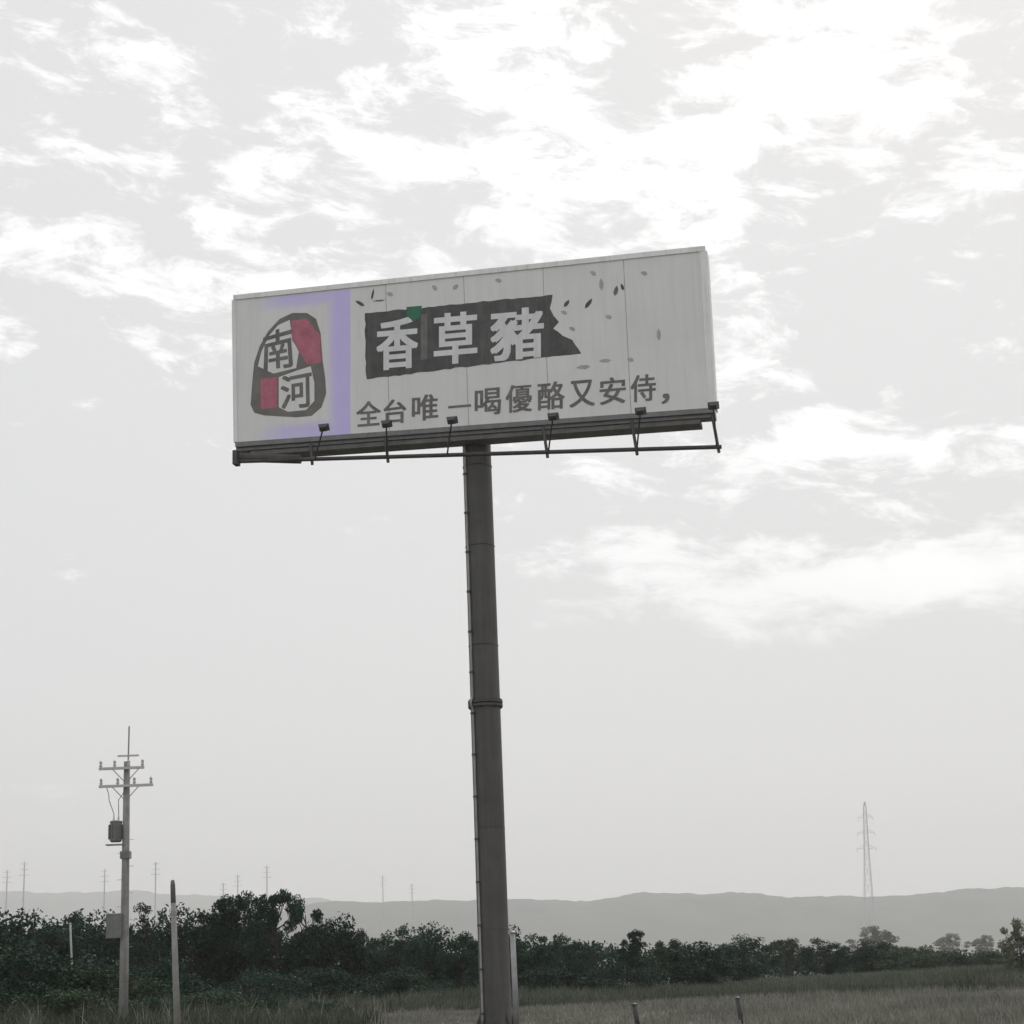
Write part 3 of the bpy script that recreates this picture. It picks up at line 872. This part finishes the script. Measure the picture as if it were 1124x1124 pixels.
# a thicket that closes the wood behind the single trees
def thicket():
    rnd = np.random.default_rng(11)
    prof = [(-900, 1010), (-300, 1010), (0, 1012), (130, 1012), (240, 1006), (330, 1012), (370, 1036), (520, 1036), (700, 1038), (800, 1044), (1000, 1048), (1150, 1050), (1700, 1040)]
    Q = []
    for i in range(2200):
        px = rnd.uniform(-700, 1600)
        Y = rnd.uniform(118, 134) if px < 760 else rnd.uniform(152, 172)
        py = np.interp(px, [p[0] for p in prof], [p[1] for p in prof])
        t_ = at(px, py, Y)
        h = max(1.0, t_.z) * .9 * rnd.uniform(0.05, 0.95) ** 0.8
        c = np.array([t_.x, Y, h])
        n = 60
        off = np.clip(rnd.normal(0, .40, (n, 3)), -.62, .62); P = c + off
        P[:, 2] = np.maximum(P[:, 2], .05)
        a = rnd.normal(0, 1, (n, 3)); a /= np.linalg.norm(a, axis=1)[:, None]
        b = np.cross(a, rnd.normal(0, 1, (n, 3))); b /= np.linalg.norm(b, axis=1)[:, None]
        L = rnd.uniform(.09, .19, n)[:, None]
        Q.append(np.stack([P - a * L, P - b * L * .5, P + a * L, P + b * L * .5], 1))
    q = np.concatenate(Q); n = len(q)
    me = bpy.data.meshes.new('thicket')
    me.from_pydata(q.reshape(-1, 3).tolist(), [], np.arange(n * 4).reshape(n, 4).tolist())
    me.materials.append(MT['leaf']); me.update()
    tag(link('thicket', me), 'dark undergrowth closing the wood behind the single trees', 'undergrowth', kind='stuff')
thicket()

# ------------------------------------------------------------------ grass
def blades(name, label, cat, m, n, yr, spread, hr, wr, seed, clump=1.0, xr=None):
    rnd = np.random.default_rng(seed)
    Y = rnd.uniform(yr[0], yr[1], n)
    if xr is None: X = rnd.uniform(-1, 1, n) * Y * spread
    else: X = rnd.uniform(xr[0], xr[1], n) * Y
    # tufts: pull blades towards random tuft centres
    nt_ = max(1, int(n / 26))
    ci = rnd.integers(0, nt_, n)
    cY = rnd.uniform(yr[0], yr[1], nt_)
    cX = (rnd.uniform(-1, 1, nt_) * spread if xr is None else rnd.uniform(xr[0], xr[1], nt_)) * cY
    g = rnd.uniform(0, 1, n) < clump
    X = np.where(g, cX[ci] + rnd.normal(0, .16, n), X); Y = np.where(g, cY[ci] + rnd.normal(0, .16, n), Y)
    patch = 0.75 + 0.35 * np.sin(X * .21 + np.sin(Y * .13) * 2) * np.sin(Y * .17 + 1.3)
    h = rnd.uniform(hr[0], hr[1], n) * patch
    wd = rnd.uniform(wr[0], wr[1], n)
    az = rnd.uniform(0, 2 * math.pi, n); ln_ = rnd.uniform(.05, .75, n) * h
    dx, dy = np.cos(az), np.sin(az)
    z = np.zeros(n)
    b0 = np.stack([X - dy * wd, Y + dx * wd, z], 1); b1 = np.stack([X + dy * wd, Y - dx * wd, z], 1)
    mx, my = X + dx * ln_ * .35, Y + dy * ln_ * .35
    m0 = np.stack([mx - dy * wd * .8, my + dx * wd * .8, h * .6], 1); m1 = np.stack([mx + dy * wd * .8, my - dx * wd * .8, h * .6], 1)
    tpv = np.stack([X + dx * ln_, Y + dy * ln_, h], 1)
    V = np.stack([b0, b1, m1, m0, tpv], 1).reshape(-1, 3)
    i = np.arange(n)[:, None] * 5
    Fq = (i + np.array([[0, 1, 2, 3]])).tolist(); Ft = (i + np.array([[3, 2, 4]])).tolist()
    me = bpy.data.meshes.new(name)
    me.from_pydata(V.tolist(), [], Fq + Ft)
    me.materials.append(MT[m]); me.update()
    return tag(link(name, me), label, cat, kind='stuff')
blades('meadow_grass', 'dry rough grass covering the near field', 'grass', 'grass', 90000, (40, 84), .36, (.10, .42), (.006, .016), 21, .75)
blades('tall_grass', 'darker tall grass and weeds before the trees', 'grass', 'reed', 90000, (80, 118), .36, (.3, .95), (.010, .028), 22, .7)
blades('tall_grass', 'tall grass and weeds before the low right hedge', 'grass', 'reed', 30000, (116, 150), .36, (.3, .9), (.012, .03), 23, .7, xr=(.08, .36))
blades('tall_weeds', 'tangled dark weeds in the left foreground', 'weeds', 'reed', 34000, (49, 84), .36, (.4, 1.2), (.008, .022), 24, .8, xr=(-.36, -.085))
blades('dry_stalks', 'pale dry stalks among the left foreground weeds', 'stalks', 'twig', 2500, (50, 84), .36, (.6, 1.5), (.006, .012), 25, .6, xr=(-.36, -.08))

# ------------------------------------------------------------------ haze
hb = MB().box((0, 0, 0), (19600, 19600, 471))
hb.v = [(x, y, z + 234.5) for (x, y, z) in hb.v]
hz = bpy.data.meshes.new('haze'); hz.from_pydata(hb.v, [], hb.f)
hm = bpy.data.materials.new('haze_air'); hm.use_nodes = True
t = hm.node_tree; t.nodes.clear()
pv = nd(t, 'ShaderNodeVolumePrincipled')
pv.inputs['Color'].default_value = (0.98, 0.98, 0.98, 1)
pv.inputs['Density'].default_value = 0.00021
pv.inputs['Anisotropy'].default_value = 0.35
o_ = nd(t, 'ShaderNodeOutputMaterial'); t.links.new(pv.outputs[0], o_.inputs['Volume'])
hz.materials.append(hm)
tag(link('haze', hz), 'thin grey haze filling the air', 'haze', kind='stuff')
